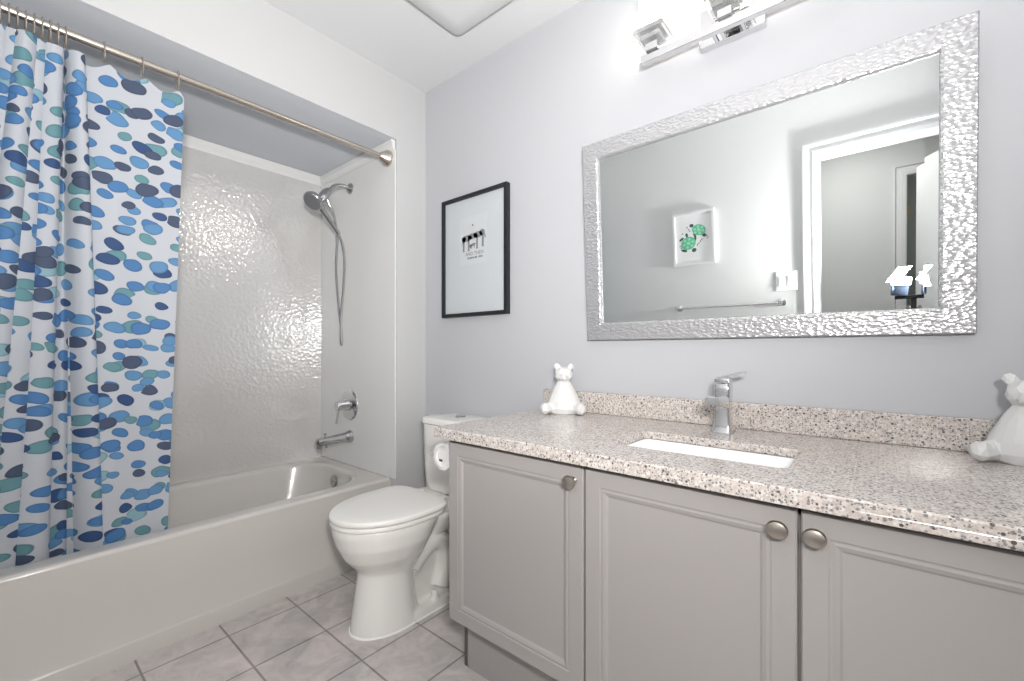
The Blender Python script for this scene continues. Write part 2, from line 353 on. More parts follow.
for k in range(7):
    a = k/6*PI/2; rings.append(rr(icx, icy, ihx+.022*(1-math.sin(a)), ihy+.022*(1-math.sin(a)), .20, ZT-.022*(1-math.cos(a)), 8))
for z, dx, dy in ((.33, .012, .015), (.25, .025, .04), (.16, .045, .075), (.11, .06, .10), (.08, .09, .14), (.07, .14, .2)):
    rings.append(rr(icx, icy, ihx-dx, ihy-dy, max(.2-dx*.6, .09), z, 8))
loft(b, rings, False, True); obj('basin', b, M['acrylic'], tub, angle=50)
b = BM()
# apron: skirt with a base band and a soft lip along its top
pr = [(0, 0), (0, .058), (-.002, .063), (-.006, .068), (-.0065, .20), (-.004, .30), (-.001, .36), (-.0005, .376), (-.002, .377), (-.03, .377), (-.03, 0)]
loft(b, [[Vector((XT+x, y, z)) for x, z in pr] for y in (TY0, TY1)]); obj('apron', b, M['acrylic'], tub, angle=50)
b = BM(); lathe(b, [(0, .036), (.004, .036), (.009, .031), (.011, .012), (.013, .0)], (-.425, -.292, .325), (0, -1, .1)); lathe(b, [(.010, .006), (.016, .004)], (-.425, -.292, .325), (0, -1, .1), 12)
obj('overflow_plate', b, M['dchrome'], tub)
b = BM(); lathe(b, [(0, .034), (.004, .03), (.006, .0)], (-.425, -.50, .069), (0, 0, 1)); obj('drain', b, M['chrome'], tub)

# ------------------------------------------------------------------ tub surround
pf = [(0, 0), (.012, 0), (.014, .012), (.022, .03), (.024, .054), (0, .054)]
sur = thing('surround_panel', 'glossy embossed shower wall panel along the back of the tub', 'shower wall', (-.78, -.95, ZT))
b = BM(); box(b, -.789, -.773, YF+.0085, -.1925, ZT+.0004, 2.064); obj('panel', b, M['emboss'], sur, smooth=False)
b = BM(); loft(b, [[Vector((-.789+x*1.2, y, 2.064+z)) for x, z in pf] for y in (YF+.001, YJ-.001)]); obj('top_trim', b, M['panel'], sur, smooth=False)
for ya, yb, sg, lab in ((-.192, YJ-.001, -1, 'smooth white shower end panel carrying the shower head and spout'), (YF+.001, YF+.008, 1, 'smooth white shower end panel hidden behind the curtain')):
    sur = thing('surround_panel', lab, 'shower wall', (-.39, ya, ZT))
    b = BM(); box(b, -.7727, -.004, ya, yb, ZT+.0004, 2.064); obj('panel', b, M['panel'], sur, smooth=False)
    yq = yb if sg < 0 else ya
    b = BM(); loft(b, [[Vector((x, yq+sg*xx*.9, 2.064+z)) for xx, z in pf] for x in (-.759, -.012)]); obj('top_trim', b, M['panel'], sur, smooth=False)

# ------------------------------------------------------------------ shower fittings on the end panel
FX, YW = -.432, -.192
sh = thing('hand_shower', 'chrome hand shower on a curved arm with a hanging metal hose', 'shower head', (FX, YW, 1.968))
b = BM(); lathe(b, [(0, .031), (.005, .031), (.011, .026), (.02, .013), (.024, .011)], (FX, YW, 1.968), (0, -1, 0)); obj('flange', b, M['dchrome'], sh)
b = BM(); tube(b, [(FX, YW-.005, 1.968), (FX, -.24, 1.972), (FX, -.285, 1.958), (FX, -.315, 1.925), (FX, -.335, 1.90)], .0105); obj('arm', b, M['dchrome'], sh)
b = BM(); tube(b, [(FX, -.318, 1.928), (FX, -.335, 1.905), (FX, -.352, 1.88), (FX, -.37, 1.855)], [.014, .024, .026, .02], 16)
cyl(b, (FX, -.338, 1.885), (FX, -.322, 1.855), .011); cyl(b, (FX, -.322, 1.855), (FX, -.312, 1.836), .0085)
obj('bracket', b, M['dchrome'], sh)
hd = Vector((.22, -.62, -.62)).normalized(); hc = Vector((FX+.005, -.405, 1.845))
b = BM(); tube(b, [(FX, -.378, 1.838), (FX, -.345, 1.795), (FX, -.30, 1.742), (FX, -.262, 1.695)], [.02, .015, .0135, .012], 16)
lathe(b, [(-.034, .012), (-.026, .028), (-.01, .046), (.006, .052), (.014, .052), (.018, .048)], hc, hd, 32)
hs = obj('handset', b, M['dchrome'], sh)
b = BM(); lathe(b, [(.016, .046), (.0205, .043), (.021, 0)], hc, hd, 32)
dd, uu, vv = frame_axis(hd)
for ringr, n in ((.014, 6), (.026, 11), (.037, 16)):
    for k in range(n):
        p = hc+hd*.020+(uu*math.cos(2*PI*k/n)+vv*math.sin(2*PI*k/n))*ringr; lathe(b, [(0, .0025), (.003, .0018)], p, hd, 6)
obj('spray_face', b, simple('spray_face_grey', (.16, .16, .17), .4), hs)
b = BM(); tube(b, [(FX, -.262, 1.695), (FX+.003, -.242, 1.64), (FX+.006, -.232, 1.55), (FX+.006, -.238, 1.40), (FX+.005, -.25, 1.25), (FX+.004, -.253, 1.13), (FX+.002, -.249, 1.085), (FX-.004, -.243, 1.082),
                        (FX-.007, -.242, 1.14), (FX-.01, -.258, 1.30), (FX-.012, -.272, 1.50), (FX-.008, -.268, 1.66), (FX-.004, -.28, 1.76), (FX, -.30, 1.82), (FX, -.313, 1.838)], .0068, 10, 8)
obj('hose', b, M['dchrome'], sh)
va = thing('shower_valve', 'round chrome shower valve plate with a small lever', 'shower valve', (-.44, YW, .735))
b = BM(); lathe(b, [(0, .089), (.004, .089), (.010, .083), (.013, .06), (.014, .03)], (-.44, YW, .735), (0, -1, 0), 40); obj('plate', b, M['chrome'], va)
b = BM(); lathe(b, [(.012, .034), (.03, .032), (.034, .029), (.075, .027), (.08, .024), (.081, 0)], (-.44, YW, .735), (0, -1, 0), 28); kb = obj('knob', b, M['chrome'], va)
b = BM(); tube(b, [(-.44, YW-.066, .72), (-.442, YW-.072, .68), (-.444, YW-.078, .635)], [.006, .005, .005], 10); obj('lever', b, M['chrome'], kb)
sp = thing('tub_spout', 'chrome tub spout with a diverter pin above the tub', 'tub spout', (-.43, YW, .552))
b = BM(); lathe(b, [(0, .036), (.012, .035), (.03, .028), (.06, .025), (.162, .023), (.192, .021), (.199, .012)], (-.43, YW, .557), (0, -1, -.04), 24)
cyl(b, (-.43, YW-.178, .548), (-.43, YW-.181, .515), .013, .012); obj('spout_body', b, M['dchrome'], sp)
b = BM(); lathe(b, [(0, .004), (.014, .004), (.016, .008), (.024, .007)], (-.43, YW-.15, .57), (0, 0, 1), 12); obj('diverter_pin', b, M['dchrome'], sp)
b = BM(); cyl(b, (-.43, YW-.142, .532), (-.43, YW-.142, .512), .006); obj('set_screw', b, M['dchrome'], sp)

# ------------------------------------------------------------------ curtain rod, hooks, curtain
RX, RZ = -.062, 2.035
rod = thing('shower_curtain_rod', 'brushed nickel shower curtain rod across the tub alcove', 'curtain rod', (RX, YJ, RZ))
b = BM(); cyl(b, (RX, -.20, RZ), (RX, YF+.03, RZ), .0125, seg=20); obj('rod', b, M['rod'], rod)
for y0, s in ((-.1925, -1), (YF+.0085, 1)):
    b = BM(); lathe(b, [(0, .042), (.006, .042), (.012, .040), (.03, .028), (.046, .019), (.05, .0155)], (RX, y0, RZ), (0, s, 0), 28); obj('flange', b, M['rod'], rod)
hooks_y = [-1.073, -1.172, -1.268]+[-1.356-.0165*i for i in range(9)]
for i, y in enumerate(hooks_y):
    ht = obj('curtain_hook', tube(BM(), [(RX+.004, y, RZ-.050), (RX+.015, y, RZ-.035), (RX+.0165, y, RZ-.005), (RX+.010, y, RZ+.0135), (RX-.004, y, RZ+.0165), (RX-.0165, y, RZ+.004), (RX-.016, y-.001, RZ-.012), (RX-.006, y-.002, RZ-.03), (RX-.002, y-.002, RZ-.048), (RX+.004, y-.001, RZ-.052)], .0022, 8, 5), M['nickel'])
    lab = ['wire curtain hook nearest the curtain\'s right edge', 'second wire curtain hook from the curtain\'s right edge', 'third wire curtain hook from the curtain\'s right edge, before the bunched ones'][i] if i < 3 else 'wire curtain hook in the bunch crowded together at the rod\'s left'
    tag(ht, lab, 'curtain hook', 'curtain hooks bunched on the rod' if i >= 3 else None)
NS, NZ = 440, 70; W_ = 1.36; S0 = .30; ZB = .285
b = BM(); uvl = b.loops.layers.uv.new('UVMap'); grid = []; uvs = {}
npl = 6.5; pl = (W_-S0)/npl
def curtain_pt(s, t):
    ztop = 1.985-.026*abs(math.sin(PI*(s-.012)/.0975))**1.2 if s < S0 else 1.985-.012*abs(math.sin(PI*(s-S0)/pl))
    if s < .02: ztop -= .8*(.02-s)
    z = ztop+(ZB-ztop)*t
    tt = (2.0-z)/1.61
    x0 = RX+.004-.096*min(tt, 1.06)
    if s < S0:
        f = s/S0
        y = -1.054-.030*tt-s*(.97-.10*tt)
        x = x0+.007*math.sin(2*PI*s/.195+.6+1.2*tt)*(.4+.6*tt)*(1-f*.5)
        if f > .6: x -= (f-.6)/.4*(.012+.02*tt)
    else:
        u = (s-S0)/pl; ph = 2*PI*u
        pitch = .026+.030*tt
        yb = -1.054-.030*tt-S0*(.97-.10*tt)
        var = 1+.25*math.sin(u*2.1+.7)
        amp = (.030+.004*tt)*min(1, .35+u*.9)*var
        first = max(0, 1-u/1.2)
        y = yb-u*pitch+(.018+.012*tt)*math.sin(ph*1.0)*(1 if u > .5 else u*2)+(.035+.075*tt)*math.sin(PI*min(u/1.15, 1))
        x = x0-.034*tt-.012+amp*(1-math.cos(ph))*.85-.008
        x += .004*math.sin(5*tt+u*1.7)
    return Vector((x, y, z))
for i in range(NS+1):
    s = W_*i/NS; row = []
    for j in range(NZ+1):
        v = b.verts.new(curtain_pt(s, j/NZ)); row.append(v); uvs[v] = (s, v.co.z)
    grid.append(row)
for i in range(NS):
    for j in range(NZ):
        f = b.faces.new((grid[i][j], grid[i+1][j], grid[i+1][j+1], grid[i][j+1]))
        for lp in f.loops: lp[uvl].uv = uvs[lp.vert]
cur = obj('shower_curtain', b, M['curtain'], angle=180)
tag(cur, 'white shower curtain printed with blue and teal pebbles', 'shower curtain')

# ------------------------------------------------------------------ toilet
TXc = .41
toi = thing('toilet', 'white two-piece toilet with closed lid between tub and vanity', 'toilet', (TXc, -.40, 0))
def egg(y0, y1, hw, z, n=40, back=.62, flat=2.0):
    """egg outline from the front tip y0 to the back y1; widest nearer the back"""
    ym = y0+(y1-y0)*back; pts = []
    for i in range(n):
        a = 2*PI*i/n; c, s = math.cos(a), math.sin(a)
        if s < 0: pts.append(Vector((TXc+hw*c, ym+(ym-y0)*s, z)))
        else:
            e = 2/flat; pts.append(Vector((TXc+hw*math.copysign(abs(c)**e, c), ym+(y1-ym)*abs(s)**e, z)))
    return pts
b = BM()
loft(b, [egg(-.615, -.40, .085, .19), egg(-.645, -.385, .105, .235), egg(-.685, -.37, .14, .28), egg(-.712, -.345, .167, .335), egg(-.726, -.32, .178, .385), egg(-.726, -.32, .178, .408)])
loft(b, [egg(-.662, -.40, .108, 0, flat=2.6), egg(-.66, -.405, .107, .02, flat=2.6), egg(-.648, -.415, .10, .10), egg(-.636, -.42, .092, .18), egg(-.63, -.42, .09, .26)])
loft(b, [rr(TXc, -.36, .108, .12, .03, 0), rr(TXc, -.36, .106, .12, .03, .028), rr(TXc, -.36, .10, .115, .03, .036)])
loft(b, [rr(TXc, -.36, .060, .12, .03, .02), rr(TXc, -.36, .050, .12, .03, .14), rr(TXc, -.34, .07, .14, .03, .33)])
for sx in (-1, 1):
    tube(b, [(TXc+sx*.045, -.44, .19), (TXc+sx*.052, -.385, .245), (TXc+sx*.055, -.325, .265), (TXc+sx*.055, -.275, .22), (TXc+sx*.055, -.265, .14), (TXc+sx*.052, -.30, .06)], .045, 14)
    box(b, TXc+sx*.085-.016, TXc+sx*.085+.016, -.36, -.335, .02, .07, .008)
loft(b, [rr(TXc, -.20, .10, .17, .05, .30), rr(TXc, -.20, .15, .175, .06, .355), rr(TXc, -.20, .172, .178, .06, .385), rr(TXc, -.20, .172, .178, .06, .404)])
b = evaluated(b, [('REMESH', dict(mode='VOXEL', voxel_size=.0055, use_smooth_shade=True)), ('SMOOTH', dict(factor=.5, iterations=9))])
obj('bowl', b, M['ceramic'], toi, angle=180)
b = BM(); loft(b, [egg(-.666, -.39, .112, 0.0, flat=2.6), egg(-.665, -.39, .111, .006, flat=2.6)]); loft(b, [rr(TXc, -.355, .112, .125, .03, 0), rr(TXc, -.355, .111, .124, .03, .006)])
obj('base_caulk', b, M['grout'], toi)
def pad(y0, y1, hw, z0, z1, r, back, flat):
    rs = [egg(y0+r, y1-r, hw-r, z0, 56, back, flat)]
    for k in range(5):
        a = -PI/2+k/4*PI/2; rs.append(egg(y0+r*(1-math.cos(a)), y1-r*(1-math.cos(a)), hw-r*(1-math.cos(a)), z0+r+r*math.sin(a), 56, back, flat))
    for k in range(5):
        a = k/4*PI/2; rs.append(egg(y0+r*(1-math.cos(a)), y1-r*(1-math.cos(a)), hw-r*(1-math.cos(a)), z1-r+r*math.sin(a), 56, back, flat))
    rs.append(egg(y0+.06, y1-.05, hw-.06, z1+.002, 56, back, flat))
    return loft(BM(), rs)
obj('seat', pad(-.732, -.327, .182, .409, .426, .006, .60, 4.2), M['seat'], toi, angle=60)
obj('lid', pad(-.735, -.324, .185, .4275, .449, .009, .60, 4.6), M['seat'], toi, angle=60)
for sx in (-1, 1):
    b = BM(); box(b, TXc+sx*.075-.022, TXc+sx*.075+.022, -.322, -.29, .402, .436, .006); obj('seat_hinge', b, M['seat'], toi)
def tankring(hw, y0, y1, r, z): return rr(TXc, (y0+y1)/2, hw, (y1-y0)/2, r, z, 8)
b = BM(); loft(b, [tankring(.13, -.19, -.05, .05, .402), tankring(.165, -.215, -.03, .07, .408), tankring(.178, -.222, -.025, .08, .425), tankring(.182, -.225, -.022, .08, .47), tankring(.190, -.23, -.02, .08, .70), tankring(.190, -.23, -.02, .08, .708)])
obj('tank', b, M['ceramic'], toi, angle=50)
b = BM(); loft(b, [tankring(.19, -.231, -.018, .08, .709), tankring(.197, -.237, -.014, .085, .713), tankring(.197, -.237, -.014, .085, .728), tankring(.193, -.233, -.018, .082, .735), tankring(.175, -.215, -.03, .07, .7385), tankring(.10, -.16, -.09, .03, .741)])
obj('tank_lid', b, M['ceramic'], toi, angle=50)
b = BM(); lathe(b, [(0, .024), (.004, .024), (.006, .021), (.0055, .0)], (TXc, -.125, .7405), (0, 0, 1)); obj('flush_button', b, M['dchrome'], toi)

# ------------------------------------------------------------------ vanity cabinet
CX0, CX1, CF = .838, 2.36, -.556; DF = -.577
cab = thing('vanity_cabinet', 'greige vanity cabinet with three moulded doors', 'cabinet', (1.6, -.28, 0))
b = BM(); box(b, CX0, CX0+.016, CF, -.002, .19, .768); box(b, CX1-.016, CX1, CF, -.002, .19, .768); box(b, CX0+.016, CX1-.016, CF+.02, -.002, .19, .206); box(b, CX0+.016, CX1-.016, -.012, -.002, .206, .62)
for x in (1.330, 1.774): box(b, x-.03, x+.03, CF, CF+.018, .206, .768)
box(b, CX0+.016, CX1-.016, CF, CF+.018, .745, .768); box(b, CX0+.016, CX1-.016, CF, CF+.018, .19, .22)
obj('carcass', b, M['cab'], cab, smooth=False)
b = BM(); box(b, .826, 2.36, -.497, -.48, 0, .19); box(b, .826, .842, -.497, -.004, 0, .19); obj('toe_kick', b, M['cab'], cab, smooth=False)
def door(x0, x1, z0, z1, yf, kx):
    def R(ins, d): return [Vector((x0+ins, yf+d, z0+ins)), Vector((x1-ins, yf+d, z0+ins)), Vector((x1-ins, yf+d, z1-ins)), Vector((x0+ins, yf+d, z1-ins))]
    b = BM(); loft(b, [R(0, .0195), R(0, .003), R(.003, 0), R(.040, 0), R(.042, .0015), R(.045, .0018), R(.049, .001), R(.056, .0035), R(.060, .0065), R(.064, .0068)], True, True)
    dr = obj('door', b, M['cab'], cab, smooth=False)
    if kx is not None:
        b = BM(); lathe(b, [(0, .009), (.003, .009), (.006, .0065), (.012, .006), (.016, .010), (.019, .0155), (.024, .0165), (.028, .0145), (.030, .009), (.0305, .0)], (kx, yf, .722), (0, -1, 0), 24)
        for v in b.verts: v.co.x = kx+(v.co.x-kx)*1.12
        obj('knob', b, M['nickel'], dr)
door(.838, 1.3275, .197, .758, DF, 1.3005)
door(1.3325, 1.771, .197, .758, DF, 1.743)
door(1.777, 2.355, .197, .758, DF, 1.799)
# countertop with sink opening, backsplash, basin
ct = thing('vanity_countertop', 'speckled beige quartz vanity countertop with cut-out for the sink', 'countertop', (1.6, -.30, .771))
KX0, KX1, KF, KZ0, KZ1 = .803, XR-.002, -.610, .783, .803
scx, scy, shx, shy = 1.5425, -.358, .197, .108
b = BM(); ocx, ocy, ohx, ohy = (KX0+KX1)/2, (KF-.001)/2, (KX1-KX0)/2, (-KF-.001)/2
rings = [rr(scx, scy, shx, shy, .022, KZ0), rr(scx, scy, shx, shy, .022, KZ1-.003), rr(scx, scy, shx+.003, shy+.003, .024, KZ1),
         rr(ocx, ocy, ohx-.003, ohy-.003, .004, KZ1), rr(ocx, ocy, ohx, ohy, .005, KZ1-.003), rr(ocx, ocy, ohx, ohy, .005, KZ0+.003), rr(ocx, ocy, ohx-.003, ohy-.003, .004, KZ0), rr(scx, scy, shx, shy, .022, KZ0)]
loft(b, rings, False, False); bmesh.ops.remove_doubles(b, verts=b.verts, dist=1e-5)
obj('slab', b, M['quartz'], ct, angle=30)
b = BM(); box(b, KX0, KX1, KF, KF+.026, .771, KZ0+.003, .0015); box(b, KX0, KX0+.026, KF+.026, -.001, .771, KZ0, .0015); obj('edge_strip', b, M['quartz'], ct, smooth=False)
b = BM(); box(b, KX0, XR-.002, -.021, -.001, KZ1+.0005, .883, .002); obj('backsplash', b, M['quartz'], ct, smooth=False)
sk = thing('undermount_sink', 'white rectangular undermount sink in the quartz countertop', 'sink', (scx, scy, .65))
b = BM(); loft(b, [rr(scx, scy, shx+.02, shy+.02, .03, KZ0-.002), rr(scx, scy, shx-.001, shy-.001, .025, KZ0-.002), rr(scx, scy, shx-.003, shy-.003, .03, KZ0-.012), rr(scx, scy, shx-.010, shy-.010, .04, KZ0-.09), rr(scx, scy, shx-.03, shy-.03, .045, KZ0-.118), rr(scx, scy, shx-.07, shy-.06, .03, KZ0-.124)], False, True)
obj('bowl', b, M['basin'], sk, angle=60)
b = BM(); lathe(b, [(0, .022), (.003, .02), (.004, 0)], (scx, scy, KZ0-.1235), (0, 0, 1)); obj('drain', b, M['chrome'], sk)

# faucet
FXc, FYc = 1.53, -.112
fa = thing('faucet', 'square chrome single-lever basin faucet behind the sink', 'faucet', (FXc, FYc, KZ1+.0006))
b = BM()
def sq(h, w_, d_, yo=0): return rr(FXc, FYc+yo, w_, d_, min(w_, d_)*.35, KZ1+.0006+h, 4)
loft(b, [sq(0, .029, .030), sq(.004, .028, .029), sq(.02, .024, .025), (sq(.045, .0215, .0225)), sq(.075, .021, .022), sq(.12, .022, .023), sq(.138, .022, .023), sq(.142, .020, .021)])
# spout: broad flat arm reaching out over the sink
def spr(y, z, hw, hh): return [Vector((FXc+sx*hw, y, z+sz*hh)) for sx, sz in ((1, .6), (.8, 1), (-.8, 1), (-1, .6), (-1, -.6), (-.8, -1), (.8, -1), (1, -.6))]
loft(b, [spr(FYc-.005, KZ1+.088, .020, .024), spr(FYc-.045, KZ1+.094, .020, .019), spr(FYc-.085, KZ1+.0985, .0195, .014), spr(FYc-.118, KZ1+.101, .019, .0115), spr(FYc-.121, KZ1+.101, .018, .010)])
obj('faucet_body', b, M['chrome'], fa, angle=40)
b = BM(); cyl(b, (FXc, FYc-.104, KZ1+.091), (FXc, FYc-.104, KZ1+.083), .009, .0085); obj('aerator', b, M['dchrome'], fa)
b = BM(); box(b, FXc-.021, FXc+.021, FYc-.022, FYc+.022, KZ1+.144, KZ1+.160, .004)
def lv(x, z, hw, hh): return [Vector((x, FYc+sy*hw, z+sz*hh)) for sy, sz in ((1, -1), (1, .6), (.7, 1), (-.7, 1), (-1, .6), (-1, -1))]
loft(b, [lv(FXc-.015, KZ1+.156, .018, .006), lv(FXc+.012, KZ1+.163, .016, .006), lv(FXc+.040, KZ1+.172, .012, .005), lv(FXc+.060, KZ1+.178, .010, .0035)])
obj('lever', b, M['chrome'], fa, angle=40)

# toilet roll holder on the cabinet's side
tp = thing('toilet_paper_holder', 'white toilet roll holder on the cabinet side facing the toilet', 'toilet roll holder', (CX0, -.52, .698))
rc = Vector((.790, -.50, .698))
b = BM(); loft(b, [[Vector((CX0-.0006-x, -.55+y, .698+z)) for y, z in ((.0, -.04), (.13, -.04), (.13, .04), (0, .04))] for x in (0.0, .006)]); obj('back_plate', b, M['white'], tp, smooth=False)
for y0, y1 in ((-.562, -.552), (-.447, -.437)):
    b = BM()
    n = 28; r1, r0 = .044, .034
    out = [Vector((rc.x+r1*math.cos(2*PI*i/n), y0, rc.z+r1*math.sin(2*PI*i/n))) for i in range(n)]
    inn = [Vector((rc.x+r0*math.cos(2*PI*i/n), y0, rc.z+r0*math.sin(2*PI*i/n))) for i in range(n)]
    inb = [p+Vector((0, .0085, 0)) for p in inn]; ob = [Vector((p.x, y1, p.z)) for p in out]
    loft(b, [inb, inn, out, ob], True, True); obj('arm', b, M['holder'], tp)
b = BM(); box(b, rc.x-.026, rc.x-.010, -.5545, -.5530, rc.z-.020, rc.z-.013, .0005, mat=Matrix()); obj('slot', b, M['dark'], tp, smooth=False)
b = BM(); lathe(b, [(0, .019), (0, .040), (.10, .040), (.10, .019), (0, .019)], (rc.x, -.549, rc.z), (0, 1, 0), 36, cap=False)
t = obj('toilet_paper_roll', b, M['tissue']); tag(t, 'white toilet paper roll inside the holder by the vanity', 'toilet roll')

# ------------------------------------------------------------------ bears
def bear_bm():
    b = BM()
    n = 20
    loft(b, [[Vector((rx*math.cos(2*PI*k/n), cy_+ry*math.sin(2*PI*k/n), z)) for k in range(n)] for z, rx, ry, cy_ in
             ((0, .058, .045, .008), (.02, .066, .050, .006), (.045, .062, .047, .005), (.075, .050, .040, .004), (.10, .037, .032, .003), (.118, .026, .024, .002), (.13, .018, .018, 0))])
    ell(b, (0, -.004, .147), (.035, .030, .029)); ell(b, (0, -.034, .139), (.016, .017, .013))
    for sg in (-1, 1):
        ell(b, (sg*.0265, .004, .177), (.013, .009, .013))
        tube(b, [(sg*.03, .0, .03), (sg*.055, -.024, .022), (sg*.068, -.046, .022)], [.026, .021, .0185], 14, 4); ell(b, (sg*.066, -.044, .022), (.0195, .019, .022))
    b = evaluated(b, [('REMESH', dict(mode='VOXEL', voxel_size=.0035)), ('SMOOTH', dict(factor=.5, iterations=4)), ('DECIMATE', dict(ratio=.021, use_collapse_triangulate=True))])
    zmin = min(v.co.z for v in b.verts)
    for v in b.verts: v.co.z = max((v.co.z-zmin)*1.01, 0.0)
    return b
br0 = obj('bear_figurine', bear_bm(), M['bear'], smooth=False)
br0.location = (.955, -.098, KZ1+.0008); br0.rotation_euler = (0, 0, math.radians(30))
tag(br0, 'white faceted seated bear figurine at the counter\'s left end, near the toilet', 'figurine', 'seated bear figurines on the counter')
br1 = br0.copy(); COL.objects.link(br1); br1.location = (2.128, -.100, KZ1+.0008); br1.rotation_euler = (0, 0, math.radians(-12))
br1['label'] = 'white faceted seated bear figurine at the counter\'s right end, cut by the photo\'s edge'

# ------------------------------------------------------------------ wall mirror (leans forward at its top)
TH = .05; mx0, mx1, mh = 1.018, 2.061, .737
mir = thing('wall_mirror', 'large wall mirror in a hammered silver frame above the vanity', 'mirror', (1.54, -.03, 1.084))
MM = Matrix.Translation((0, -.031, 1.084)) @ Matrix.Rotation(TH, 4, 'X')
def fr(ins, d): return [MM @ Vector(p) for p in ((mx0+ins, d, ins), (mx1-ins, d, ins), (mx1-ins, d, mh-ins), (mx0+ins, d, mh-ins))]
b = BM(); loft(b, [fr(.01, .028), fr(.0, .026), fr(0, .004), fr(.003, .0), fr(.058, -.002), fr(.063, .0), fr(.066, .012), fr(.066, .026)], False, False)
obj('frame', b, M['hammer'], mir, smooth=False)
b = BM(); loft(b, [fr(.0655, .0095), fr(.0905, .0091)], False, True); obj('glass', b, M['mirror'], mir, smooth=False)
b = BM(); loft(b, [fr(.012, .024), fr(.06, .0275)], True, True); obj('backing_board', b, M['dark'], mir, smooth=False)

# ------------------------------------------------------------------ vanity light
vl = thing('vanity_light', 'chrome three-light bar fixture with glass cubes above the mirror', 'wall light', (1.53, -.002, 2.06))
b = BM(); box(b, 1.435, 1.625, -.028, -.001, 2.022, 2.145, .003); obj('back_plate', b, M['chrome'], vl, smooth=False)
b = BM(); box(b, 1.265, 1.795, -.098, -.078, 2.014, 2.042, .0015)
for x in (1.49, 1.57): cyl(b, (x, -.08, 2.028), (x, -.026, 2.028), .006)
obj('bar', b, M['chrome'], vl, smooth=False)
for x in (1.305, 1.53, 1.755):
    b = BM(); box(b, x-.020, x+.020, -.108, -.068, 2.042, 2.068, .002); box(b, x-.010, x+.010, -.098, -.078, 2.068, 2.088, .001); hl = obj('lamp_holder', b, M['chrome'], vl, smooth=False)
    b = BM(); box(b, x-.050, x+.050, -.138, -.038, 2.092, 2.106, .002); box(b, x-.033, x+.033, -.121, -.055, 2.076, 2.0915, .002); obj('glass_plate', b, M['glass'], vl, smooth=False)
    b = BM(); box(b, x-.040, x+.040, -.128, -.048, 2.1065, 2.116, .001); obj('collar', b, M['chrome'], vl, smooth=False)
    b = BM(); loft(b, [rr(x, -.088, .036, .036, .010, 2.1165), rr(x, -.088, .038, .038, .010, 2.125), rr(x, -.088, .038, .038, .010, 2.235), rr(x, -.088, .034, .034, .010, 2.238)], True, True); obj('lamp_shade', b, M['shadeglass'], vl)
    b = BM(); lathe(b, [(0, .007), (.008, .008), (.012, .0125), (.055, .0125), (.062, .009), (.065, .001)], (x, -.088, 2.1195), (0, 0, 1), 16); obj('bulb', b, M['bulb'], vl)

# ------------------------------------------------------------------ ceiling fan cover
ef = thing('ceiling_exhaust_fan', 'square white exhaust fan cover on the ceiling', 'exhaust fan', (.645, -.375, H))
b = BM(); box(b, .515, .775, -.505, -.245, 2.418, H, .002); obj('housing', b, M['fan'], ef, smooth=False)
b = BM(); loft(b, [rr(.645, -.375, .168, .168, .03, 2.421), rr(.645, -.375, .170, .170, .03, 2.418), rr(.645, -.375, .170, .170, .03, 2.410), rr(.645, -.375, .165, .165, .03, 2.406), rr(.645, -.375, .10, .10, .03, 2.404)])
obj('cover', b, M['fan'], ef, angle=50)

# ------------------------------------------------------------------ pictures
def pic_frame(x0, x1, z0, z1, wd, dp, yb, s):
    """frame against the wall plane yb, facing s (-1: towards the room from the vanity wall)"""
    def R(ins, d): return [Vector((x0+ins, yb+s*d, z0+ins)), Vector((x1-ins, yb+s*d, z0+ins)), Vector((x1-ins, yb+s*d, z1-ins)), Vector((x0+ins, yb+s*d, z1-ins))]
    b = BM(); loft(b, [R(.002, .001), R(0, .003), R(0, dp), R(wd, dp), R(wd, dp-.012), R(wd-.002, .004)], False, False); return b, R
pa = thing('picture_frame', 'black framed animal print with two lines of text above the toilet', 'picture', (.387, -.001, 1.21))
b, R = pic_frame(.164, .604, 1.211, 1.803, .017, .028, 0, -1); obj('frame', b, M['black'], pa, smooth=False)
b = BM(); loft(b, [R(.0165, .006), R(.0165, .015)]); obj('mat_board', b, M['mat'], pa, smooth=False)
b = BM(); box(b, .287, .474, -.0158, -.0150, 1.462, 1.697); sheet = obj('print', b, M['paper'], pa, smooth=False)
def art(name, polys, yb, s, mat, par, d=.0008):
    b = BM()
    for p in polys: poly(b, [(x, yb, z) for x, z in p], (0, s*d, 0))
    return obj(name, b, mat, par, smooth=False)
def oval(cx, cz, rx, rz, rot=0, n=16):
    c, s = math.cos(rot), math.sin(rot)
    return [(cx+rx*math.cos(2*PI*i/n)*c-rz*math.sin(2*PI*i/n)*s, cz+rx*math.cos(2*PI*i/n)*s+rz*math.sin(2*PI*i/n)*c) for i in range(n)]
P = [oval(.338, 1.592, .036, .016), oval(.378, 1.597, .034, .015), oval(.413, 1.600, .032, .015), oval(.441, 1.606, .018, .015), oval(.378, 1.651, .005, .005), oval(.318, 1.588, .014, .014),
     oval(.380, 1.556, .019, .007, .15), oval(.362, 1.550, .005, .010)]
for x, z0, w_ in ((.316, 1.528, .006), (.351, 1.528, .006), (.408, 1.533, .006), (.446, 1.538, .007)):
    P.append([(x-w_, 1.595), (x+w_, 1.595), (x+w_*.7, z0+.004), (x+w_*1.4, z0), (x-w_, z0)])
for x in (.366, .372, .389): P.append([(x-.002, 1.556), (x+.002, 1.556), (x+.002, 1.538), (x-.002, 1.538)])
P += [[(.306, 1.588), (.310, 1.585), (.304, 1.56), (.301, 1.562)], [(.452, 1.60), (.460, 1.598), (.466, 1.578), (.460, 1.578)]]
art('animal_drawing', P, -.0160, -1, M['ink'], sheet)
